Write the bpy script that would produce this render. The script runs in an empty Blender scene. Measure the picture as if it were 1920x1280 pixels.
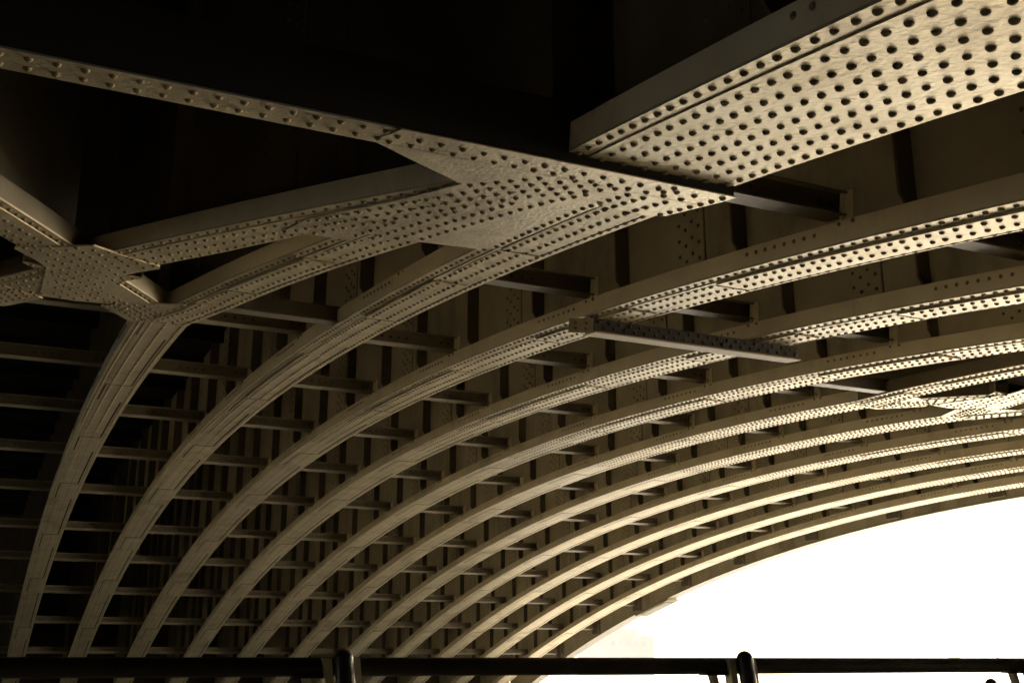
import bpy, math, random
import numpy as np
from mathutils import Vector, Matrix
random.seed(7)
D = bpy.data
scene = bpy.context.scene
col = scene.collection
S = 3.0            # metres per rib spacing
H = 1.15           # eye height above the path

# ---------------------------------------------------------------- camera
cam = D.cameras.new('camera'); camo = D.objects.new('camera', cam); col.objects.link(camo)
cam.sensor_width = 36.0; cam.lens = 36.0*2100.2/1920.0; cam.clip_start = .05; cam.clip_end = 6000
yaw, pit = 0.437835, 0.276582
fw = Vector((math.cos(pit)*math.sin(yaw), math.cos(pit)*math.cos(yaw), math.sin(pit)))
camo.location = (0, 0, H)
camo.rotation_euler = fw.to_track_quat('-Z', 'Y').to_euler()
scene.camera = camo

# ---------------------------------------------------------------- light
SUN_EL, SUN_AZ = 46.0, 60.0      # degrees; azimuth from +Y (forward) towards +X (right)
w = D.worlds.new("World"); scene.world = w; w.use_nodes = True
nt = w.node_tree; nt.nodes.clear()
sky = nt.nodes.new('ShaderNodeTexSky'); sky.sky_type = 'NISHITA'; sky.sun_disc = False
sky.sun_elevation = math.radians(SUN_EL); sky.sun_rotation = math.radians(SUN_AZ)
sky.dust_density = 4; sky.air_density = 1.0; sky.ozone_density = .2
bg = nt.nodes.new('ShaderNodeBackground'); bg.inputs[1].default_value = 0.15
wo = nt.nodes.new('ShaderNodeOutputWorld')
tint = nt.nodes.new('ShaderNodeMix'); tint.data_type = 'RGBA'; tint.blend_type = 'MULTIPLY'; tint.inputs[0].default_value = 1.0
tint.inputs[7].default_value = (1.0, .96, .85, 1)      # warm tint over the sky light
nt.links.new(sky.outputs[0], tint.inputs[6]); nt.links.new(tint.outputs[2], bg.inputs[0]); nt.links.new(bg.outputs[0], wo.inputs[0])
sl = D.lights.new('sun', 'SUN'); sl.energy = 2.0; sl.angle = math.radians(.53); sl.color = (1.0, .93, .79)
so = D.objects.new('sun', sl); col.objects.link(so)
e, a = math.radians(SUN_EL), math.radians(SUN_AZ)
sd = Vector((math.cos(e)*math.sin(a), math.cos(e)*math.cos(a), math.sin(e)))
so.rotation_euler = (-sd).to_track_quat('-Z', 'Y').to_euler(); so.location = sd*80
vs = scene.view_settings
vs.view_transform = 'Standard'; vs.look = 'None'; vs.gamma = 1.0; vs.use_curve_mapping = False
vs.exposure = 3.95
scene.cycles.max_bounces = 8; scene.cycles.diffuse_bounces = 5; scene.cycles.glossy_bounces = 4
scene.cycles.caustics_reflective = True; scene.cycles.sample_clamp_indirect = 0

# ---------------------------------------------------------------- materials
def mat(name, base, rough=.5, metallic=0., var=.25, scale=3.0, bump=.0, bscale=40., stain=None, stain_amt=.0, spec=.5, streak=False, rvar=.1):
    m = D.materials.new(name); m.use_nodes = True; n = m.node_tree.nodes; l = m.node_tree.links
    b = n['Principled BSDF']; tc = n.new('ShaderNodeTexCoord')
    mp = n.new('ShaderNodeMapping'); l.new(tc.outputs['Object'], mp.inputs[0])
    no = n.new('ShaderNodeTexNoise'); no.inputs['Scale'].default_value = scale; no.inputs['Detail'].default_value = 8; no.inputs['Roughness'].default_value = .6
    l.new(mp.outputs[0], no.inputs['Vector'])
    cr = n.new('ShaderNodeValToRGB'); cr.color_ramp.elements[0].position = .3; cr.color_ramp.elements[1].position = .7
    d = tuple(c*(1-var) for c in base)+(1,); h = tuple(min(.9, c*(1+var*.6)) for c in base)+(1,)
    cr.color_ramp.elements[0].color = d; cr.color_ramp.elements[1].color = h
    l.new(no.outputs['Fac'], cr.inputs[0]); out = cr.outputs[0]
    if stain:
        n2 = n.new('ShaderNodeTexNoise'); n2.inputs['Scale'].default_value = scale*.35; n2.inputs['Detail'].default_value = 10; n2.inputs['Roughness'].default_value = .72
        mp2 = n.new('ShaderNodeMapping'); l.new(tc.outputs['Object'], mp2.inputs[0]); mp2.inputs['Scale'].default_value = (1, 1, .35 if streak else 1)
        l.new(mp2.outputs[0], n2.inputs['Vector'])
        c2 = n.new('ShaderNodeValToRGB'); c2.color_ramp.elements[0].position = .52; c2.color_ramp.elements[1].position = .70
        c2.color_ramp.elements[0].color = (0, 0, 0, 1); c2.color_ramp.elements[1].color = (stain_amt,)*3+(1,)
        l.new(n2.outputs['Fac'], c2.inputs[0])
        mx = n.new('ShaderNodeMix'); mx.data_type = 'RGBA'; l.new(c2.outputs[0], mx.inputs[0])
        l.new(out, mx.inputs[6]); mx.inputs[7].default_value = tuple(stain)+(1,); out = mx.outputs[2]
    if 'bridge_paint' in name or 'web_paint' in name:
        oi = n.new('ShaderNodeObjectInfo'); hr = n.new('ShaderNodeMapRange'); hr.inputs[3].default_value = .84; hr.inputs[4].default_value = 1.06
        l.new(oi.outputs['Random'], hr.inputs[0]); hs = n.new('ShaderNodeHueSaturation'); l.new(hr.outputs[0], hs.inputs['Value']); l.new(out, hs.inputs['Color']); out = hs.outputs[0]
    l.new(out, b.inputs['Base Color'])
    b.inputs['Metallic'].default_value = metallic; b.inputs['Specular IOR Level'].default_value = spec
    mr = n.new('ShaderNodeMapRange'); mr.inputs[3].default_value = max(.02, rough-rvar); mr.inputs[4].default_value = rough+rvar
    l.new(no.outputs['Fac'], mr.inputs[0]); l.new(mr.outputs[0], b.inputs['Roughness'])
    if bump:
        n3 = n.new('ShaderNodeTexNoise'); n3.inputs['Scale'].default_value = bscale; n3.inputs['Detail'].default_value = 5
        l.new(tc.outputs['Object'], n3.inputs['Vector'])
        bp = n.new('ShaderNodeBump'); bp.inputs['Strength'].default_value = bump; bp.inputs['Distance'].default_value = .01
        l.new(n3.outputs['Fac'], bp.inputs['Height']); l.new(bp.outputs[0], b.inputs['Normal'])
    return m
PAINT = (.60, .51, .315)
M_soffit = mat('cream_bridge_paint', PAINT, .56, metallic=.5, var=.2, scale=1.6, bump=.8, bscale=18, stain=(.2, .13, .06), stain_amt=.7, spec=.9)
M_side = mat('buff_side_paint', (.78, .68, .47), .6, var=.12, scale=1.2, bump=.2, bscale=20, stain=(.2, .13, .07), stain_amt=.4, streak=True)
M_side2 = mat('dull_side_paint', (.42, .35, .22), .62, var=.15, scale=1.2, bump=.2, bscale=20, stain=(.16, .11, .06), stain_amt=.5, streak=True)  # side paint toned down for shade on the short arms; also hanging beam
M_side3 = mat('shade_darkened_side_paint', (.2, .165, .1), .68, var=.2, scale=1.2, bump=.2, bscale=20, stain=(.08, .06, .03), stain_amt=.5, streak=True, spec=.3)  # side paint darkened to stand in for shade on the left arms
M_gusset = mat('glossy_cream_gusset_bridge_paint', (.66, .565, .37), .5, metallic=.6, var=.25, scale=2.2, bump=.9, bscale=22, stain=(.2, .13, .06), stain_amt=.6, spec=.9)
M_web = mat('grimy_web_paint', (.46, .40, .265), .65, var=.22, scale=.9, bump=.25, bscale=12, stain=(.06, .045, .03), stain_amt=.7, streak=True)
M_webdark = mat('shade_darkened_web_paint', (.13, .105, .06), .7, var=.3, scale=.9, bump=.25, bscale=12, stain=(.03, .025, .015), stain_amt=.8, streak=True, spec=.25)  # web paint darkened in place of shade on arms and doubled ribs
M_stiff = mat('shaded_grimy_stiffener_paint', (.13, .1, .06), .7, var=.2, scale=2, bump=.2)  # shade on the stiffeners put into the colour; also grime on web rivets
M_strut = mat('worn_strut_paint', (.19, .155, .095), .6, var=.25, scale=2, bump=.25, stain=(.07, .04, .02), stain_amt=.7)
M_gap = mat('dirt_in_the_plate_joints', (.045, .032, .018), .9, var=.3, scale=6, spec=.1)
M_rivet = mat('shade_dark_rivet_paint', (.27, .21, .115), .7, var=.25, scale=5, spec=.25)  # shaded sides of the rivet heads, put into a darker colour
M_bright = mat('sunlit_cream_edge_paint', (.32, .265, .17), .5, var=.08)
M_strutweb = mat('dark_strut_paint', (.075, .056, .032), .65, var=.25, scale=2, bump=.25)  # darker paint on the nearer strut webs and node struts
M_flange = mat('dull_flange_paint', (.32, .27, .17), .6, var=.3, scale=3, bump=.2, stain=(.08, .05, .03), stain_amt=.6)
M_stiff2 = mat('far_stiffener_shade_paint', (.13, .11, .07), .7, var=.25, scale=2, bump=.2)  # same shade put into the colour of the farther stiffeners
M_strutdark = mat('shade_black_beam_paint', (.03, .024, .016), .5, var=.3, scale=3, bump=.2)  # near-black stands in for shade on the hanging beam; also strut rivets
M_deck = mat('shade_black_deck_iron', (.012, .009, .006), .9, var=.3, scale=1)  # near-black in place of the unlit depth under the deck
M_stone = mat('pier_granite', (.1, .085, .06), .85, var=.3, scale=2, bump=.5, bscale=6)
M_pave = mat('pale_riverside_paving', (.42, .37, .29), .8, var=.2, scale=1.5, bump=.3)
M_dark = mat('black_rail_paint', (.022, .018, .013), .42, var=.6, scale=14, bump=.3, spec=.5)
M_pale = mat('pale_post_flange_paint', (.8, .72, .56), .5, var=.2, scale=9)
M_bed = mat('river_mud', (.2, .16, .1), .9, var=.3)
M_bldg = mat('pale_city_stone', (.41, .315, .215), .8, var=.06, scale=.2)
M_glass = mat('tower_window_band', (.37, .285, .195), .3, var=.1, scale=.3)
def water_mat():
    m = mat('muddy_river_water', (.035, .03, .02), .08, var=.12, scale=.08, bump=0, rvar=.03, spec=1.0)
    n = m.node_tree.nodes; l = m.node_tree.links; tc = n.new('ShaderNodeTexCoord')
    n3 = n.new('ShaderNodeTexNoise'); n3.inputs['Scale'].default_value = .9; n3.inputs['Detail'].default_value = 6; l.new(tc.outputs['Object'], n3.inputs['Vector'])
    bp = n.new('ShaderNodeBump'); bp.inputs['Strength'].default_value = .5; bp.inputs['Distance'].default_value = .1
    l.new(n3.outputs['Fac'], bp.inputs['Height']); l.new(bp.outputs[0], n['Principled BSDF'].inputs['Normal'])
    return m
M_water = water_mat()

# ---------------------------------------------------------------- mesh tools
class MB:
    def __init__(s): s.v = []; s.f = []; s.rv = []
    def add(s, vs, fs):
        o = len(s.v); s.v.extend([tuple(p) for p in vs]); s.f.extend([tuple(i+o for i in f) for f in fs])
    def hexa(s, c):   # 8 corners: 4 bottom ring, 4 top ring
        s.add(c, [(0, 3, 2, 1), (4, 5, 6, 7), (0, 1, 5, 4), (1, 2, 6, 5), (2, 3, 7, 6), (3, 0, 4, 7)])
    def box(s, x0, x1, y0, y1, z0, z1):
        s.hexa([(x0, y0, z0), (x1, y0, z0), (x1, y1, z0), (x0, y1, z0), (x0, y0, z1), (x1, y0, z1), (x1, y1, z1), (x0, y1, z1)])
    def loft(s, rings, caps=True):     # rings: list of equal-length closed rings
        n = len(rings[0]); o = len(s.v)
        for r in rings: s.v.extend([tuple(p) for p in r])
        for i in range(len(rings)-1):
            for j in range(n):
                a = o+i*n+j; b = o+i*n+(j+1) % n
                s.f.append((a, b, b+n, a+n))
        if caps:
            s.f.append(tuple(o+j for j in range(n-1, -1, -1))); s.f.append(tuple(o+(len(rings)-1)*n+j for j in range(n)))
    def tube(s, pts, r, n=16, caps=True):
        rings = []
        P = [Vector(p) for p in pts]
        for i, p in enumerate(P):
            d = (P[min(i+1, len(P)-1)]-P[max(i-1, 0)]).normalized()
            up = Vector((0, 0, 1)) if abs(d.z) < .9 else Vector((1, 0, 0))
            x = d.cross(up).normalized(); y = x.cross(d).normalized()
            rr = r[i] if isinstance(r, (list, tuple)) else r
            rings.append([p+x*(rr*math.cos(2*math.pi*k/n))+y*(rr*math.sin(2*math.pi*k/n)) for k in range(n)])
        s.loft(rings, caps)
    def build(s, name, m, parent=None, smooth=False, flat_bevel=0.):
        me = D.meshes.new(name); me.from_pydata(s.v, [], s.f); me.validate(); me.update()
        if smooth: me.polygons.foreach_set('use_smooth', [True]*len(me.polygons))
        me.materials.append(m)
        if s.rv and len(me.polygons) == len(s.f):
            me.materials.append(M_stiff if m in (M_web, M_webdark) else (M_strutdark if m in (M_strut, M_strutweb) else (M_strutdark if m is M_strutdark else M_rivet)))
            mi = np.zeros(len(s.f), dtype=np.int32); sm = np.zeros(len(s.f), dtype=bool)
            for a_, b_ in s.rv:
                mi[a_:b_] = 1; sm[a_:b_] = (b_-a_) > 6
            me.polygons.foreach_set('material_index', mi); me.polygons.foreach_set('use_smooth', sm)
        o = D.objects.new(name, me); col.objects.link(o)
        if parent: o.parent = parent
        if flat_bevel:
            bv = o.modifiers.new('bevel', 'BEVEL'); bv.width = flat_bevel; bv.segments = 1; bv.limit_method = 'ANGLE'
        return o
def tag(o, label=None, cat=None, group=None, kind=None):
    if label: o['label'] = label
    if cat: o['category'] = cat
    if group: o['group'] = group
    if kind: o['kind'] = kind
    return o

# arch surface: u = distance along the span, v = across, dr = height above the soffit line (rib spacings)
UC, ZC, RR = 9.4705, -39.873, 41.8081
def sp(u, v, dr=0.):
    th = math.asin((u-UC)/RR)
    return Vector((S*v, S*(UC+(RR+dr)*math.sin(th)), S*(ZC+(RR+dr)*math.cos(th))+H))
def zs(u, dr=0.): return ZC+math.sqrt((RR+dr)**2-(u-UC)**2)
def vt(u, v, z): return Vector((S*v, S*u, S*z+H))
ZD = 2.75                       # deck underside (rib spacings above the eye)
U0, U1 = -3.4, 24.6
def us_range(a, b, st=.12):
    n = max(1, int(math.ceil((b-a)/st))); return [a+(b-a)*i/n for i in range(n+1)]

def dome(n, rings, r, h):
    vs = []; fs = []
    for k in range(rings):
        t = k/rings*math.pi/2; rr = r*math.cos(t); hh = h*math.sin(t)
        for j in range(n): vs.append((rr*math.cos(2*math.pi*j/n), rr*math.sin(2*math.pi*j/n), hh))
    vs.append((0, 0, h))
    for k in range(rings-1):
        for j in range(n): fs.append((k*n+j, k*n+(j+1) % n, (k+1)*n+(j+1) % n, (k+1)*n+j))
    for j in range(n): fs.append(((rings-1)*n+j, (rings-1)*n+(j+1) % n, len(vs)-1))
    return vs, fs
DOME_N = dome(12, 3, 1, 1); DOME_F = dome(7, 2, 1, 1)
RV = .0108*S; RVH = .0095*S
def rivet(mb, p, nrm, far=False, r=RV, h=RVH):
    nrm = nrm.normalized(); t = nrm.cross(Vector((1, 0, 0)) if abs(nrm.x) < .9 else Vector((0, 1, 0))).normalized(); b = nrm.cross(t)
    k = 1+random.uniform(-.06, .06); vs, fs = DOME_F if far else DOME_N
    q = p-nrm*.002
    f0 = len(mb.f); mb.add([q+t*(x*r*k)+b*(y*r*k)+nrm*(z*h*k) for x, y, z in vs], fs); mb.rv.append((f0, len(mb.f)))
def rad(u):
    th = math.asin((u-UC)/RR); return Vector((0, math.sin(th), math.cos(th)))

def slab(mb, us, vL, vR, d0, d1):      # plate following the arch
    rings = []
    for u in us:
        a, b = vL(u), vR(u)
        rings.append([sp(u, a, d0), sp(u, b, d0), sp(u, b, d1), sp(u, a, d1)])
    mb.loft(rings)
def rivet_rows(mb, u0, u1, rows, d, far_u=9, pitch=.057, skip=None):
    n = int((u1-u0-.03)/pitch)
    for ri, vf in enumerate(rows):
        for i in range(n+1):
            u = u0+.02+i*pitch+(random.uniform(-.0015, .0015))
            v = vf(u)
            if skip and skip(u, v): continue
            k_ = 1 if u < 10 else .8; rivet(mb, sp(u, v, d), -rad(u), far=u > far_u, r=RV*k_, h=RVH*(k_*k_*k_))

STATIONS = [1.1, 2.95, 4.8, 6.65, 8.35, 10.1, 11.9, 13.65, 15.5, 17.1, 18.8, 20.4, 22.0]
JOINTS = [1.2, 3.7, 5.42, 8.38, 10.56, 12.75, 15.33, 17.65, 20.3, 22.5]
TP = .008; HS = .085            # plate thickness, side plate height

def ribbon(name, parent, u0, u1, vL, vR, far_u=9, inset=.055, extra_rows=(.085, .16), web=True, rows=None, side_rivets=True, joints=(), stiff=None, step_side=1, label=None, zdeck=ZD, wmat=None, smat=None):
    """one riveted plate girder member following the arch between u0 and u1"""
    us = us_range(u0, u1)
    # ---- the member itself: web plate (thin box) with seams and splice rivets
    wb = MB()
    c = lambda u: (vL(u)+vR(u))/2
    hw = .065
    rings = []
    for u in us:
        m = c(u); z0 = sp(u, m, HS-.004)
        rings.append([vt(u, m-hw, zs(u)+HS-.01), vt(u, m+hw, zs(u)+HS-.01), vt(u, m+hw, zdeck), vt(u, m-hw, zdeck)])
    wb.loft(rings)
    # box bottom top-plate
    slab(wb, us, lambda u: vL(u)+.004, lambda u: vR(u)-.004, HS-.012, HS-.003)
    if web:
        for s in STATIONS:
            # splice cover plate with staggered rivets, right of every station
            a, b = s+.84, s+1.06
            if a < u0+.05 or b > u1-.05: continue
            for side in (-1, 1):
                m0, m1 = c(a)+side*hw, c(b)+side*hw; t = side*.006
                za, zb = zs(a)+HS+.002, zs(b)+HS+.002
                q = [vt(a, m0, za), vt(b, m1, zb), vt(b, m1+t, zb), vt(a, m0+t, za), vt(a, m0, zdeck-.01), vt(b, m1, zdeck-.01), vt(b, m1+t, zdeck-.01), vt(a, m0+t, zdeck-.01)]
                wb.hexa(q)
                if side < 0:
                    f0 = len(wb.f); e_ = .007
                    wb.hexa([vt(a-e_, m0-.002, za-.003), vt(a, m0-.002, za-.003), vt(a, m0+.001, za-.003), vt(a-e_, m0+.001, za-.003), vt(a-e_, m0-.002, zdeck-.012), vt(a, m0-.002, zdeck-.012), vt(a, m0+.001, zdeck-.012), vt(a-e_, m0+.001, zdeck-.012)])
                    wb.rv.append((f0, len(wb.f)))
                if side < 0:
                    for ci in range(4):
                        uu = a+.035+ci*.05; zz = zs(uu)+HS+.05+(.03 if ci % 2 else 0)
                        while zz < min(zdeck-.05, zs(uu)+1.1):
                            rivet(wb, vt(uu, c(uu)-hw-.006, zz), Vector((-1, 0, 0)), far=True, r=RV*.9, h=RVH*.8); zz += .075
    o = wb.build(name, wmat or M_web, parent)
    if label: o['label'] = label
    # ---- side plates of the box flange
    for side, vf in ((-1, vL), (1, vR)):
        sb = MB(); t = .008*side
        rings = []
        for u in us:
            v = vf(u)
            a, b = (v, v-t) if side < 0 else (v, v-t)
            rings.append([sp(u, a, TP), sp(u, b, TP), sp(u, b, HS), sp(u, a, HS)])
        sb.loft(rings)
        if side_rivets and side < 0:
            for s in STATIONS:
                if s+.1 > u0 and s+.55 < u1 and not (s > 14):
                    for i in range(8):
                        uu = s+.06+i*.057
                        if uu < u0+.02: continue
                        rivet(sb, sp(uu, vf(uu), .056), Vector((-1, 0, 0)), far=uu > 5, r=RV*.85, h=RVH*.8)
                for du in (-.02, .05):
                    if u0+.1 < s+du < u1-.1: rivet(sb, sp(s+du-.12, vf(s), .074), Vector((-1, 0, 0)), far=True, r=RV*.8)
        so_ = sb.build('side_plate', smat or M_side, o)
    # ---- soffit plate with edge rows
    pb = MB()
    slab(pb, us, vL, vR, 0, TP)
    edge = [lambda u: vL(u)+.026, lambda u: vR(u)-.03]
    rivet_rows(pb, u0, u1, edge, 0, far_u)
    pb.build('soffit_plate', M_soffit, o)
    # ---- cover plates lapped at the joints
    js = [u0+.0]+[j for j in joints if u0+.3 < j < u1-.3]+[u1]
    for i in range(len(js)-1):
        a, b = js[i], js[i+1]
        cb = MB(); d1 = -.0045 if b < 8 else -.0018
        cl = lambda u: vL(u)+inset; crr = lambda u: vR(u)-inset
        uu = us_range(a+.002, b-.002)
        slab(cb, uu, cl, crr, d1, 0)
        rws = rows if rows else [lambda u: vL(u)+.088, lambda u: vL(u)+.165]
        thick = b-a > .8
        if thick and joints and a >= 6:
            rivet_rows(cb, a, b, rws, d1, far_u)
        elif thick and joints:
            # second plate, thicker end standing proud at the joint further from the crown
            a2 = a+(b-a)*.42 if a > 3 else a+.02
            d2 = d1-(.008 if a < 6 else .0035)
            slab(cb, us_range(a2, b-.004), lambda u: cl(u)+.006, lambda u: crr(u)-.008, d2, d1)
            rivet_rows(cb, a, a2, rws, d1, far_u); rivet_rows(cb, a2, b, rws, d2, far_u)
        else:
            rivet_rows(cb, a, b, rws, d1, far_u)
        cp = cb.build('cover_plate', M_soffit, o)
        if joints and thick:
            jb = MB(); wd_ = .0085 if b < 9 else .0125; L_ = b-a
            dq = (d1-.0083 if (a < 6) else d1)-.0006
            if b < u1-.01: slab(jb, [b-wd_*.5, b+wd_*1.2], cl, crr, dq, dq+.0004)
            ur = us_range(a+L_*.3, b-.01)                       # gap line on the far side
            slab(jb, ur, lambda u: crr(u)-wd_*.5, lambda u: crr(u)+wd_*.6, dq, dq+.0004)
            ul = us_range(a+.01, a+L_*.28)                      # short line on the near side past the joint
            slab(jb, ul, lambda u: cl(u)-wd_*.3, lambda u: cl(u)+wd_*.5, dq, dq+.0004)
            jb.build('joint_gap', M_gap, o)
    # ---- stiffeners on the near face of the web
    if stiff is not False:
        for s in STATIONS+[-.75]:
            for off in (-.37, .55):
                uu = s+off
                if uu < u0+.1 or uu > u1-.1: continue
                m = c(uu)-hw; vo = vL(uu)+.004; zb = zs(uu)+HS; st = MB(); dt = .012
                prof = [(m, zb-.005), (m-.018, zb+.002), (vo, zb+.055), (vo, zdeck), (m, zdeck)]
                prof = [(m, zb-.002), (vo+.035, zb-.002), (vo, zb+.05), (vo, zdeck-.004), (m, zdeck-.004)]
                st.loft([[vt(uu-dt/2, v, z) for v, z in prof], [vt(uu+dt/2, v, z) for v, z in prof]])
                # flat leg riveted to the web
                st.box(S*(m-.008), S*(m+.001), S*(uu+dt/2), S*(uu+.05), S*(zb+.01)+H, S*(zdeck-.01)+H)
                st.build('stiffener', M_stiff if uu < 7 else M_stiff2, o)
    return o

# ---------------------------------------------------------------- the bridge
bridge = D.objects.new('railway_bridge', None); col.objects.link(bridge)
tag(bridge, 'huge riveted iron bridge seen from below, cream arch ribs curving down to the left', 'bridge')
def const(x): return lambda u: x
def lerp(pts):
    def f(u):
        if u <= pts[0][0]: return pts[0][1]
        for (a, va), (b, vb) in zip(pts, pts[1:]):
            if u <= b: return va+(vb-va)*(u-a)/(b-a)
        return pts[-1][1]
    return f
EDGE_L, EDGE_R = .375, .09
AX = [0.28, 6.29]              # axes of the two nodes where a pair of ribs stops
stopped = {0, 1, 6, 7}; double_right = {2, 8}; double_left = {-1, 5}
for k in range(1, 12):
    vl, vr = k-EDGE_L, k-EDGE_R
    uend = 24.6
    if k in stopped:
        ribbon('arch_rib', bridge, 6.02, uend, const(vl), const(vr), joints=[j for j in JOINTS if j > 6], label='arch rib that forks at its upper end')
    elif k in double_right:    # widens towards the crown of the near half, on its left side
        f = const(vl)
        ribbon('arch_rib', bridge, 2.62, uend, f, const(vr), joints=JOINTS)
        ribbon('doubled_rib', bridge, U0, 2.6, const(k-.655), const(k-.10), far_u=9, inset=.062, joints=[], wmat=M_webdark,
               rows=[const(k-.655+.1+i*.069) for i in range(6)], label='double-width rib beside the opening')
    elif k in double_left:
        ribbon('arch_rib', bridge, 2.62, uend, const(vl), const(vr), joints=JOINTS)
        ribbon('doubled_rib', bridge, U0, 2.6, const(vl), const(vl+.555), inset=.062, joints=[], rows=[const(vl+.1+i*.069) for i in range(6)])
    else:
        ribbon('arch_rib', bridge, U0 if k > 8 or k in (3, 4) else U0, uend, const(vl), const(vr), joints=JOINTS)

def node(ax, sides=(1,), full=True):
    for sgn in sides:
        def M(pts):            # points given for the right side of axis .28; mirrored for the left
            return [(u, ax+sgn*(v-.28)) for u, v in pts]
        def rib(name, u0, u1, A, B, **kw):
            a, b = lerp(M(A)), lerp(M(B))
            vL, vR = (a, b) if sgn > 0 else (b, a)
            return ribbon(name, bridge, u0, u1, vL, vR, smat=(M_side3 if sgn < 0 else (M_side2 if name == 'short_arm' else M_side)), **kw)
        # c arm: from the stopped rib across to the next rib
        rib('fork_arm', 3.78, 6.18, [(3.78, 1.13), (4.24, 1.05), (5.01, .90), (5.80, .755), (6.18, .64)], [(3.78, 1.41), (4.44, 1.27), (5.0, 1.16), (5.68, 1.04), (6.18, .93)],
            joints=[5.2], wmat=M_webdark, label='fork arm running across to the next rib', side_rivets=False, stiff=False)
        # b arm: from the crossing to the doubled rib
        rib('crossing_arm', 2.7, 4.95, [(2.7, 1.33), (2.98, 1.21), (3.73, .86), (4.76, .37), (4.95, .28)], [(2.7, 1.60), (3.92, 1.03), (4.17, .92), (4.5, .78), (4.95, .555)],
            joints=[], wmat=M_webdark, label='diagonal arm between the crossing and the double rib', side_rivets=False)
        # j arm: stopped rib back to the crossing
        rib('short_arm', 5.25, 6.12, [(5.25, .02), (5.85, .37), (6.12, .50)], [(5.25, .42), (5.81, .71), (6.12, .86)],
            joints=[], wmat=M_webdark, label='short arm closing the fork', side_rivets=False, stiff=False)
        # gusset plate under the fork of the stopped rib
        g = MB(); poly = M([(6.30, .60), (6.26, .905), (5.95, .945), (5.7, .80), (5.8, .6), (5.98, .42)])
        pts = [sp(u, v, -.006) for u, v in poly]; top = [sp(u, v, -.0003) for u, v in poly]
        g.loft([pts, top]) if sgn < 0 else g.loft([top, pts])
        for t in range(5):
            for (ua, va, ub, vb) in ((6.2, .66+.055*t, 5.75, .8+.045*t), (6.2, .62+.055*t, 5.85, .43+.05*t)):
                for i in range(7):
                    f = i/6; uu, vv = M([(ua+(ub-ua)*f, va+(vb-va)*f)])[0]
                    rivet(g, sp(uu, vv, -.006), -rad(uu))
        g.build('gusset_plate', M_soffit, bridge)
        # big gusset under the joint with the doubled rib
        g = MB()
        GL = M([(2.50, .86), (2.66, .83), (2.80, 1.0), (2.97, 1.22), (3.3, 1.115), (3.73, .93), (3.95, .90)])
        GR = M([(2.50, 1.908), (2.90, 1.908), (3.02, 1.69), (3.70, 1.675), (3.76, 1.60), (3.80, 1.36), (3.95, 1.18)])
        gl, gr = lerp(GL), lerp(GR)
        if sgn < 0: gl, gr = gr, gl
        poly = GL+GR[::-1]
        dz = lambda u: -.034+.0245*min(1, max(0, (u-2.55)/.42))
        ug = sorted(set([2.5+i*.055 for i in range(31)]+[2.66, 2.8, 2.97, 3.02, 3.3, 3.7, 3.73, 3.76, 3.8, 3.95]))
        ug = [u for u in ug if u <= 3.95]
        g.loft([[sp(u, gl(u), dz(u)), sp(u, gr(u), dz(u)), sp(u, gr(u), dz(u)+.004), sp(u, gl(u), dz(u)+.004)] for u in ug])
        ug = [u for u in ug if u > 2.58]
        g.loft([[sp(u, gl(u)+.015, dz(u)+.0035), sp(u, gr(u)-.02, dz(u)+.0035), sp(u, gr(u)-.02, 0), sp(u, gl(u)+.015, 0)] for u in ug])
        def inside(u, v, poly):
            r = False
            for (ua, va), (ub, vb) in zip(poly, poly[1:]+poly[:1]):
                if (va > v) != (vb > v) and u < (ub-ua)*(v-va)/(vb-va)+ua: r = not r
            return r
        raw = [(u, (v-ax)*sgn+.28) for u, v in poly]
        cand = []
        for i in range(16):                       # rows that continue the beam's bottom flange
            for uu in (2.56, 2.63): cand.append((uu, .87+i*.062))
        for r_ in range(4):                       # rows of the b arm
            for i in range(26):
                uu = 2.66+i*.05; cand.append((uu, 1.33-.465*(uu-2.7)+.035+r_*.068))
        for vv in (1.655, 1.71, 1.79, 1.88):      # rows of rib 2
            for i in range(24): cand.append((2.53+i*.057, vv))
        for r_ in range(4):                       # rows of the c arm
            for i in range(20):
                uu = 2.8+i*.055; cand.append((uu, 1.20-.20*(uu-3.45)+.03+r_*.068))
        kept = []
        for u, v in cand:
            if not (inside(u+.02, v, raw) and inside(u-.02, v, raw) and inside(u, v+.02, raw) and inside(u, v-.02, raw)): continue
            if any((u-a)**2+(v-b)**2 < .037**2 for a, b in kept): continue
            kept.append((u, v))
            rivet(g, sp(u, ax+sgn*(v-.28), dz(u)), -rad(u))
        g.build('gusset_plate', M_gusset, bridge)
    if full:
        # crossing plate
        g = MB(); R_ = [(4.72, 0.0), (4.72, .17), (4.80, .36), (4.93, .58), (5.1, .47), (5.28, .40), (5.92, .42), (6.0, .28)]
        poly = [(u, ax+(v-.28)) for u, v in R_ if v > .28]
        half = [(4.70, .28), (4.80, .40), (4.92, .575), (4.96, .58), (5.10, .50), (5.20, .455), (5.30, .44), (5.90, .44), (5.93, .28)]
        poly = [(u, ax+(v-.28)) for u, v in half]+[(u, ax-(v-.28)) for u, v in half[::-1] if v > .281]
        g.loft([[sp(u, v, -.0085) for u, v in poly], [sp(u, v, -.0004) for u, v in poly]])
        for i in range(17):
            for j in range(9):
                uu = 4.77+i*.068; vv = -.26+j*.066+(.033 if i % 2 else 0)
                lim = .30 if uu < 5.0 else (.22 if uu < 5.4 else .14)
                if abs(vv) < lim-.03 and (uu > 4.8 or abs(vv) < .12): rivet(g, sp(uu, ax+vv, -.0085), -rad(uu))
        g.build('gusset_plate', M_soffit, bridge).name = 'crossing_plate'
        # deep beam closing the opening between the doubled ribs
        b = MB(); l, r = ax-1.6, ax+1.6
        n = 24
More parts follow.
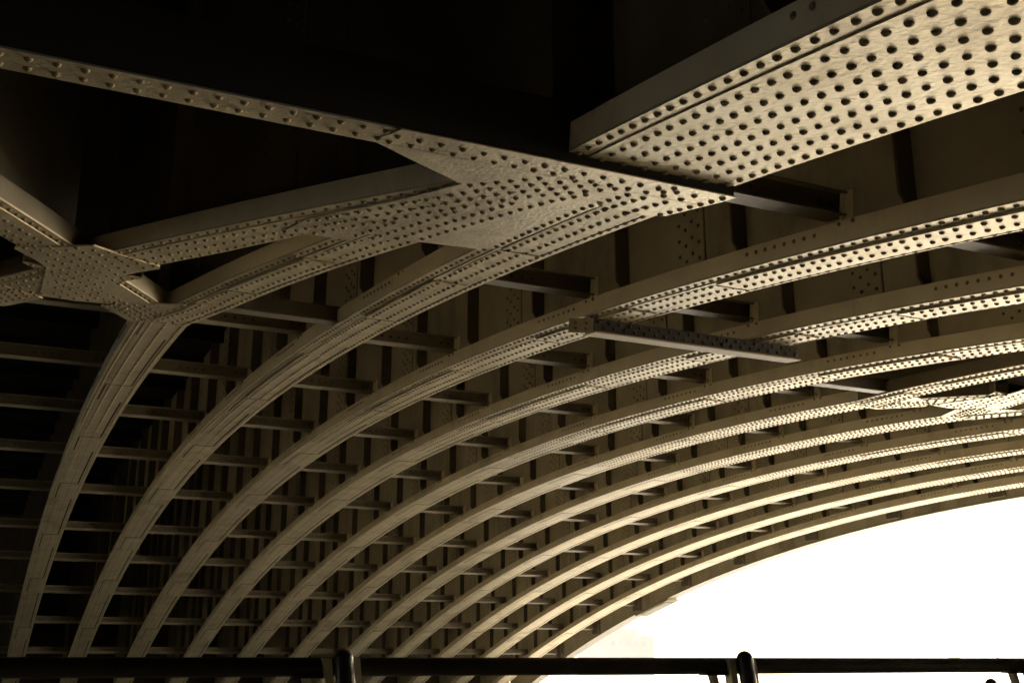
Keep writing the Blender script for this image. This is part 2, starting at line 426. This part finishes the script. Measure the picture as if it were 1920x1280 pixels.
        def bar(d0, d1, ua, ub, vl_, vr_):
            b.hexa([sp(ua, vl_, d0), sp(ua, vr_, d0), sp(ub, vr_, d0), sp(ub, vl_, d0), sp(ua, vl_, d1), sp(ua, vr_, d1), sp(ub, vr_, d1), sp(ub, vl_, d1)])
        bar(-.028, -.0205, 2.51, 2.67, l, r)              # bottom flange
        for i in range(int((ax+.58-l)/.062)):
            for uu in (2.555, 2.625): 
                v_ = ax-.56+i*.062
                if v_ < ax+.56: rivet(b, sp(uu, v_, -.028), -rad(uu))
        ob = b.build('opening_beam', M_soffit, bridge)
        b = MB(); bar(-.0285, .14, 2.503, 2.518, l, ax+1.62); b.build('beam_web', M_deck, ob)  # near-black web stands in for the shade above the flange
node(AX[0], sides=(1, -1)); node(AX[1], sides=(-1, 1))

# edge girder (facing the light)
fl, fr = 11.47, 11.60
fg = MB(); us = us_range(U0, 24.6)
fg.loft([[vt(u, fl, zs(u)+.004), vt(u, fl+.03, zs(u)+.004), vt(u, fl+.03, ZD+.35), vt(u, fl, ZD+.35)] for u in us])
face = fg.build('edge_girder', M_web, bridge); face['label'] = 'outer edge girder with a sunlit cream bottom flange'
fb = MB(); slab(fb, us, const(fl-.004), const(fr+.07), -.018, .003)
fb.build('bottom_flange', M_bright, face)
fb = MB(); slab(fb, us, const(fl+.031), const(fr+.08), .16, .19); slab(fb, us, const(fl+.031), const(fr+.05), .5, .54)
fb.build('moulding', M_soffit, face)
for s in STATIONS:
    fb = MB(); fb.box(S*(fl-.07), S*(fl-.001), S*(s-.1), S*(s+.12), S*(zs(s)+.02)+H, S*ZD+H-.01)
    fb.build('strut_bracket', M_stiff, face)
fb = MB(); ub = 18.5
slab(fb, us_range(ub-.7, ub+.45), const(fl+.0), const(fr+.14), -.05, -.0182)
slab(fb, us_range(ub-.55, ub+.3), const(fl+.03), const(fr+.10), -.062, -.0502)
fb.build('bracket_plate', M_flange, face)

# cross struts between the ribs
def project(P):
    d = P-camo.location; R = Vector((math.cos(yaw), -math.sin(yaw), 0)); U = R.cross(fw)
    z = d.dot(fw)
    if z < .1: return None
    return 960+2100.2*d.dot(R)/z, 640-2100.2*d.dot(U)/z
def strut(s, va, vb, tagl=None, wide=False):
    b = MB(); lo, hi = .125, .215
    def bar(d0, d1, ua, ub, x0=va, x1=vb):
        b.hexa([sp(ua, x0, d0), sp(ua, x1, d0), sp(ub, x1, d0), sp(ub, x0, d0), sp(ua, x0, d1), sp(ua, x1, d1), sp(ub, x1, d1), sp(ub, x0, d1)])
    bar(lo+.007, hi-.007, s, s+.012)
    L = vb-va
    for j in range(4): rivet(b, sp(s, va+L*.5+(j-1.5)*.055, (lo+hi)/2), Vector((0, -1, 0)), far=s > 6, r=RV*.8)
    for j in range(2): rivet(b, sp(s, vb-.06-j*.05, (lo+hi)/2), Vector((0, -1, 0)), far=s > 6, r=RV*.8)
    return b, bar, lo, hi
cands = []
ribs_at = {k: (k-EDGE_L, k-EDGE_R) for k in range(0, 12)}
for s in STATIONS:
    for k in range(0, 12):
        if k in (0, 1, 6, 7) and s < 6.2 and k in (0, 6): continue      # inside the openings
        if s < 6.2 and k in (1, 7): va = None
        va = k-.2325+.066 if k > 0 else -.17; vb = (k+1-.2325-.066) if k < 11 else fl
        if s < 6.2:
            if k in (1, 7): continue
            if k in (5,) : continue
        if s < 2.7 and k+1 == 8: continue
        p0, p1 = project(sp(s, va, .17)), project(sp(s, vb, .17))
        if not p0 or not p1: continue
        if max(p0[0], p1[0]) < 0 or min(p0[0], p1[0]) > 1920 or min(p0[1], p1[1]) > 1290 or max(p0[1], p1[1]) < -10: continue
        cands.append((abs(p1[0]-p0[0]), s, k, va, vb))
cands.sort(reverse=True)
rest = MB()
for i, (_, s, k, va, vb) in enumerate(cands):
    b, bar, lo, hi = strut(s, va, vb)
    if i >= 99:
        rest.add(b.v, b.f)
        for d0, d1, ua, ub in ((lo, lo+.0065, s-.004, s+.08), (hi-.0065, hi, s-.004, s+.08)):
            rest.hexa([sp(ua, va, d0), sp(ua, vb, d0), sp(ub, vb, d0), sp(ub, va, d0), sp(ua, va, d1), sp(ua, vb, d1), sp(ub, vb, d1), sp(ub, va, d1)])
        continue
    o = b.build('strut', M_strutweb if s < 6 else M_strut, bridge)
    f = MB()
    for d0, d1 in ((lo, lo+.0065), (hi-.0065, hi)):
        f.hexa([sp(s-.03, va, d0), sp(s-.03, vb, d0), sp(s+.085, vb, d0), sp(s+.085, va, d0), sp(s-.03, va, d1), sp(s-.03, vb, d1), sp(s+.085, vb, d1), sp(s+.085, va, d1)])
    f.build('flange', M_strut if s < 6 else M_flange, o)
    if k < 11:
        c = MB(); vv = vb-.012
        for (x0, x1, ua, ub, d0, d1) in ((vb-.022, vb-.001, s-.018, s-.0065, HS+.004, hi+.004), (vb-.008, vb-.001, s-.06, s-.018, HS+.004, hi+.004)):
            c.hexa([sp(ua, x0, d0), sp(ua, x1, d0), sp(ub, x1, d0), sp(ub, x0, d0), sp(ua, x0, d1), sp(ua, x1, d1), sp(ub, x1, d1), sp(ub, x0, d1)])
        c.build('end_cleat', M_side, o)
if rest.v: tag(rest.build('strut', M_strut, bridge), kind='stuff')
print('struts', len(cands))

# node struts in line with the fork, and the deep beam hung under two ribs
def beam(name, u, du, va, vb, d0, d1, m, web_m=None, rows=(), end=True, label=None):
    b = MB()
    def hx(mb, ua, ub, x0, x1, a, c): mb.hexa([sp(ua, x0, a), sp(ua, x1, a), sp(ub, x1, a), sp(ub, x0, a), sp(ua, x0, c), sp(ua, x1, c), sp(ub, x1, c), sp(ub, x0, c)])
    hx(b, u, u+.012, va, vb, d0+.0085, d1); hx(b, u+du-.012, u+du, va, vb, d0+.0085, d1)
    for r_, (dd, st) in enumerate(rows):
        n = int((vb-va)/.06)
        for i in range(n): rivet(b, sp(u, va+.03+i*.06+st, dd), Vector((0, -1, 0)), r=RV*.9, h=RVH*.9)
    o = b.build(name, web_m or m, bridge)
    if label: o['label'] = label
    f = MB(); hx(f, u-.02, u+du+.01, va-.004, vb+.01, d0, d0+.008); f.build('bottom_flange', m, o)
    if end:
        g = MB(); ue, ve = u+.07, va-.10
        g.hexa([sp(u, va-.001, d0+.002), sp(u+.012, va-.001, d0+.002), sp(ue+.012, ve, d0+.002), sp(ue, ve, d0+.002), sp(u, va-.001, d1), sp(u+.012, va-.001, d1), sp(ue+.012, ve, d1), sp(ue, ve, d1)])
        for i in range(2):
            for j in range(2):
                f_ = .3+.45*i; rivet(g, sp(u+.07*f_, va-.10*f_, d0+.024+j*.028), Vector((-.57, -.82, 0)), r=RV*.85)
        g.build('end_plate', m, o)
    return o
beam('hanging_beam', 4.70, .09, 2.655, 3.93, -.088, -.012, M_side2, M_strutdark, rows=((-.030, 0), (-.058, .03)), label='deep dark riveted beam hung below two neighbouring ribs')
for ax in AX:
    for sg in (1, -1):
        a, b_ = ax+sg*(1.0-.28), ax+sg*(1.70-.28)
        a, b_ = min(a, b_), max(a, b_)
        if b_ > 0 and a < 9: beam('node_strut', 5.74, .08, a, b_, .01, .10, M_strut, M_strutweb, end=False)

# deck slab over everything, stretched far left, unseen, to block light
dk = MB()
dk.box(S*-45, S*11.47-.01, S*-3.9, S*26.1, S*ZD+H, S*(ZD+.3)+H)
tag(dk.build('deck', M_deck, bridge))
db = MB()
for i in range(28):
    y = S*(-3.2+i*.98)
    db.box(S*-45, S*11.4, y, y+.12, S*ZD+H-.3, S*ZD+H-.003)
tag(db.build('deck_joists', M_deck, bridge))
pm = MB()  # pier and wall stretched left with the deck, unseen, against the light
pm.box(S*-45, S*11.9, S*24.3, S*26.2, -4.6, S*-.62+H)
pm.box(S*-45, S*11.46, S*24.62, S*26.0, S*-.62+H+.002, S*ZD+H-.004)
tag(pm.build('river_pier', M_stone), 'dark stone pier in the river that carries the far ends of the arch ribs', 'pier')
ab = MB()
ab.box(S*-45, S*12.1, S*-4.6, S*-3.45, -.0, S*ZD+H-.006)
tag(ab.build('abutment_wall', M_stone), 'stone abutment wall behind the riverside path under the bridge', 'wall')

# ---------------------------------------------------------------- ground, river, far bank
g = MB(); g.box(-1500, 1500, -800, 5.2, -6, 0.0)
tag(g.build('riverside_path', M_pave), kind='structure')
g = MB(); g.add([(-3000, 5.2, -3.6), (3000, 5.2, -3.6), (3000, 5000, -3.6), (-3000, 5000, -3.6)], [(0, 1, 2, 3)])
tag(g.build('river', M_water), kind='structure')

# railing along the path edge
rail = D.objects.new('river_railing', None); col.objects.link(rail); rail.location = (0, 3.66, 0)
tag(rail, 'black tubular handrail with round-topped posts along the river edge', 'railing')
rz = H-.022
b = MB(); b.tube([(-9+i*1.0, 0, rz) for i in range(44)], .030, 24)
b.build('handrail', M_dark, rail, smooth=True)
b = MB(); b.tube([(-9+i*1.0, .02, rz-.55) for i in range(44)], .016, 10); b.build('lower_rail', M_dark, rail, smooth=True)
lean = -.14
for i in range(-5, 12):
    x = 1.09+i*1.562
    b = MB(); n = 20
    pts = []; rs = []
    top = H+.033; r0 = .031
    for q in range(7):
        t = q/6*math.pi/2; pts.append((x+0*lean, -.062, top-r0+r0*math.sin(t))); rs.append(max(.0008, r0*math.cos(t)))
    body = [(x-lean*(top-r0-z), -.062, z) for z in (0.0, .5, .9)]
    b.tube(body+pts, [r0]*3+rs, n)
    p = b.build('post', M_dark, rail, smooth=True)
    for sg in (-1, 1):
        c = MB(); xo = sg*.047
        zt = H+.006
        c.hexa([(x+xo-.012+1.0*-lean, -.045, .05), (x+xo+.012-lean, -.045, .05), (x+xo+.012-lean, .0, .05), (x+xo-.012-lean, .0, .05),
                (x+xo-.015, -.05, zt), (x+xo+.012, -.05, zt), (x+xo+.012, -.005, zt), (x+xo-.015, -.005, zt)])
        c.build('post_flange', M_pale, p)
    c = MB(); xs = x-.105
    c.hexa([(xs-.04, -.03, rz-.034), (xs+.08, -.03, rz-.034), (xs+.08, .03, rz-.034), (xs-.04, .03, rz-.034), (xs-.055, -.03, rz-.018), (xs+.09, -.03, rz-.018), (xs+.09, .03, rz-.018), (xs-.055, .03, rz-.018)])
    c.build('rail_bracket', M_dark, p)
    c = MB(); c.hexa([(xs+.25, -.01, .2), (xs+.27, -.01, .2), (xs+.27, .02, .2), (xs+.25, .02, .2), (xs-.01, -.01, rz-.034), (xs+.014, -.01, rz-.034), (xs+.014, .02, rz-.034), (xs-.01, .02, rz-.034)])
    c.build('stay', M_pale, p)

# domed bollard by the rail at the right-hand edge
b = MB(); bx, by = 4.45, 4.1
pts = []; rs = []
for q in range(8):
    t = q/7*math.pi/2; pts.append((bx, by, H-.115+.03*math.sin(t))); rs.append(max(.001, .03*math.cos(t)))
b.tube([(bx, by, 0), (bx, by, .6)]+pts, [.03, .03]+rs, 20)
tag(b.build('bollard', M_dark, smooth=True), 'black round-topped post just beyond the rail near the right edge', 'post')

# far bank and skyline
g = MB(); g.box(-1500, 3000, 420, 2500, -5, .5)
tag(g.build('far_bank', M_pave), kind='structure')
def direction(px):  return yaw+math.atan((px-960)/2182.0)
def building(name, px0, px1, ytop, dist, label, cat='building', style='tower', z0=0.5):
    a = (direction(px0)+direction(px1))/2; wdt = dist*abs(math.tan(direction(px1)-direction(px0)))
    cx, cy = dist*math.sin(a), dist*math.cos(a)
    ztop = H+dist*(1236-ytop)/2100.2*math.cos(0)
    root = D.objects.new(name, None); col.objects.link(root); root.location = (cx, cy, z0); root.rotation_euler.z = -a
    tag(root, label, cat, 'distant buildings across the river')
    h = ztop-z0; b = MB(); wd = wdt/2
    if style == 'dome':
        b.box(-wd, wd, -wd*.5, wd*.5, 0, h*.5)
        b.box(-wd*.6, wd*.6, -wd*.42, wd*.42, h*.5, h*.62)
        b.build('wall', M_bldg, root)
        d = MB(); rings = []
        for q in range(7):
            t = q/6*math.pi/2; rings.append([(wd*.5*math.cos(t)*math.cos(j*math.pi/12)+0, wd*.38*math.cos(t)*math.sin(j*math.pi/12), h*.62+h*.34*math.sin(t)) for j in range(24)])
        d.loft(rings); d.build('dome', M_bldg, root)
        f = MB()
        for j in range(9): f.box(-wd*.9+j*wd*.2, -wd*.9+j*wd*.2+wd*.09, -wd*.5-.06, -wd*.5, h*.3, h*.42)
        f.build('window', M_glass, root)
    else:
        b.box(-wd, wd, -wd, wd, 0, h*(.86 if style == 'stepped' else 1))
        if style == 'stepped': b.box(-wd*.6, wd*.6, -wd*.6, wd*.6, h*.86, h)
        b.build('wall', M_bldg, root)
        nf = max(3, int(h/4)); f = MB()
        for j in range(nf):
            z = h*.84*(j+.4)/nf; f.box(-wd*.92, wd*.92, -wd-.12, -wd, z, z+h*.84/nf*.5)
        f.build('window', M_glass, root)
    return root
building('domed_building', 1085, 1225, 1150, 500, 'pale domed stone building rising left of the sky opening behind the rail', style='dome')
building('tower', 1778, 1800, 1204, 900, 'slim pale tower just above the rail right of centre of the sky', style='stepped')
building('tower', 1770, 1822, 1240, 700, 'broad banded office tower below the slim tower', z0=-3)
building('tower', 1724, 1746, 1238, 650, 'narrow pale block left of the banded tower below the rail', z0=-3)
building('tower', 1868, 1873, 1203, 1100, 'thin needle spire above the rail near the right edge')
building('office_block', 1320, 1362, 1250, 480, 'low pale block under the rail left of the round-topped post', z0=-4)
building('office_block', 1430, 1500, 1252, 520, 'wide low pale block under the rail right of the round-topped post', z0=-4)
building('office_block', 1560, 1660, 1262, 450, 'low wide pale block under the rail in mid river view', z0=-4)
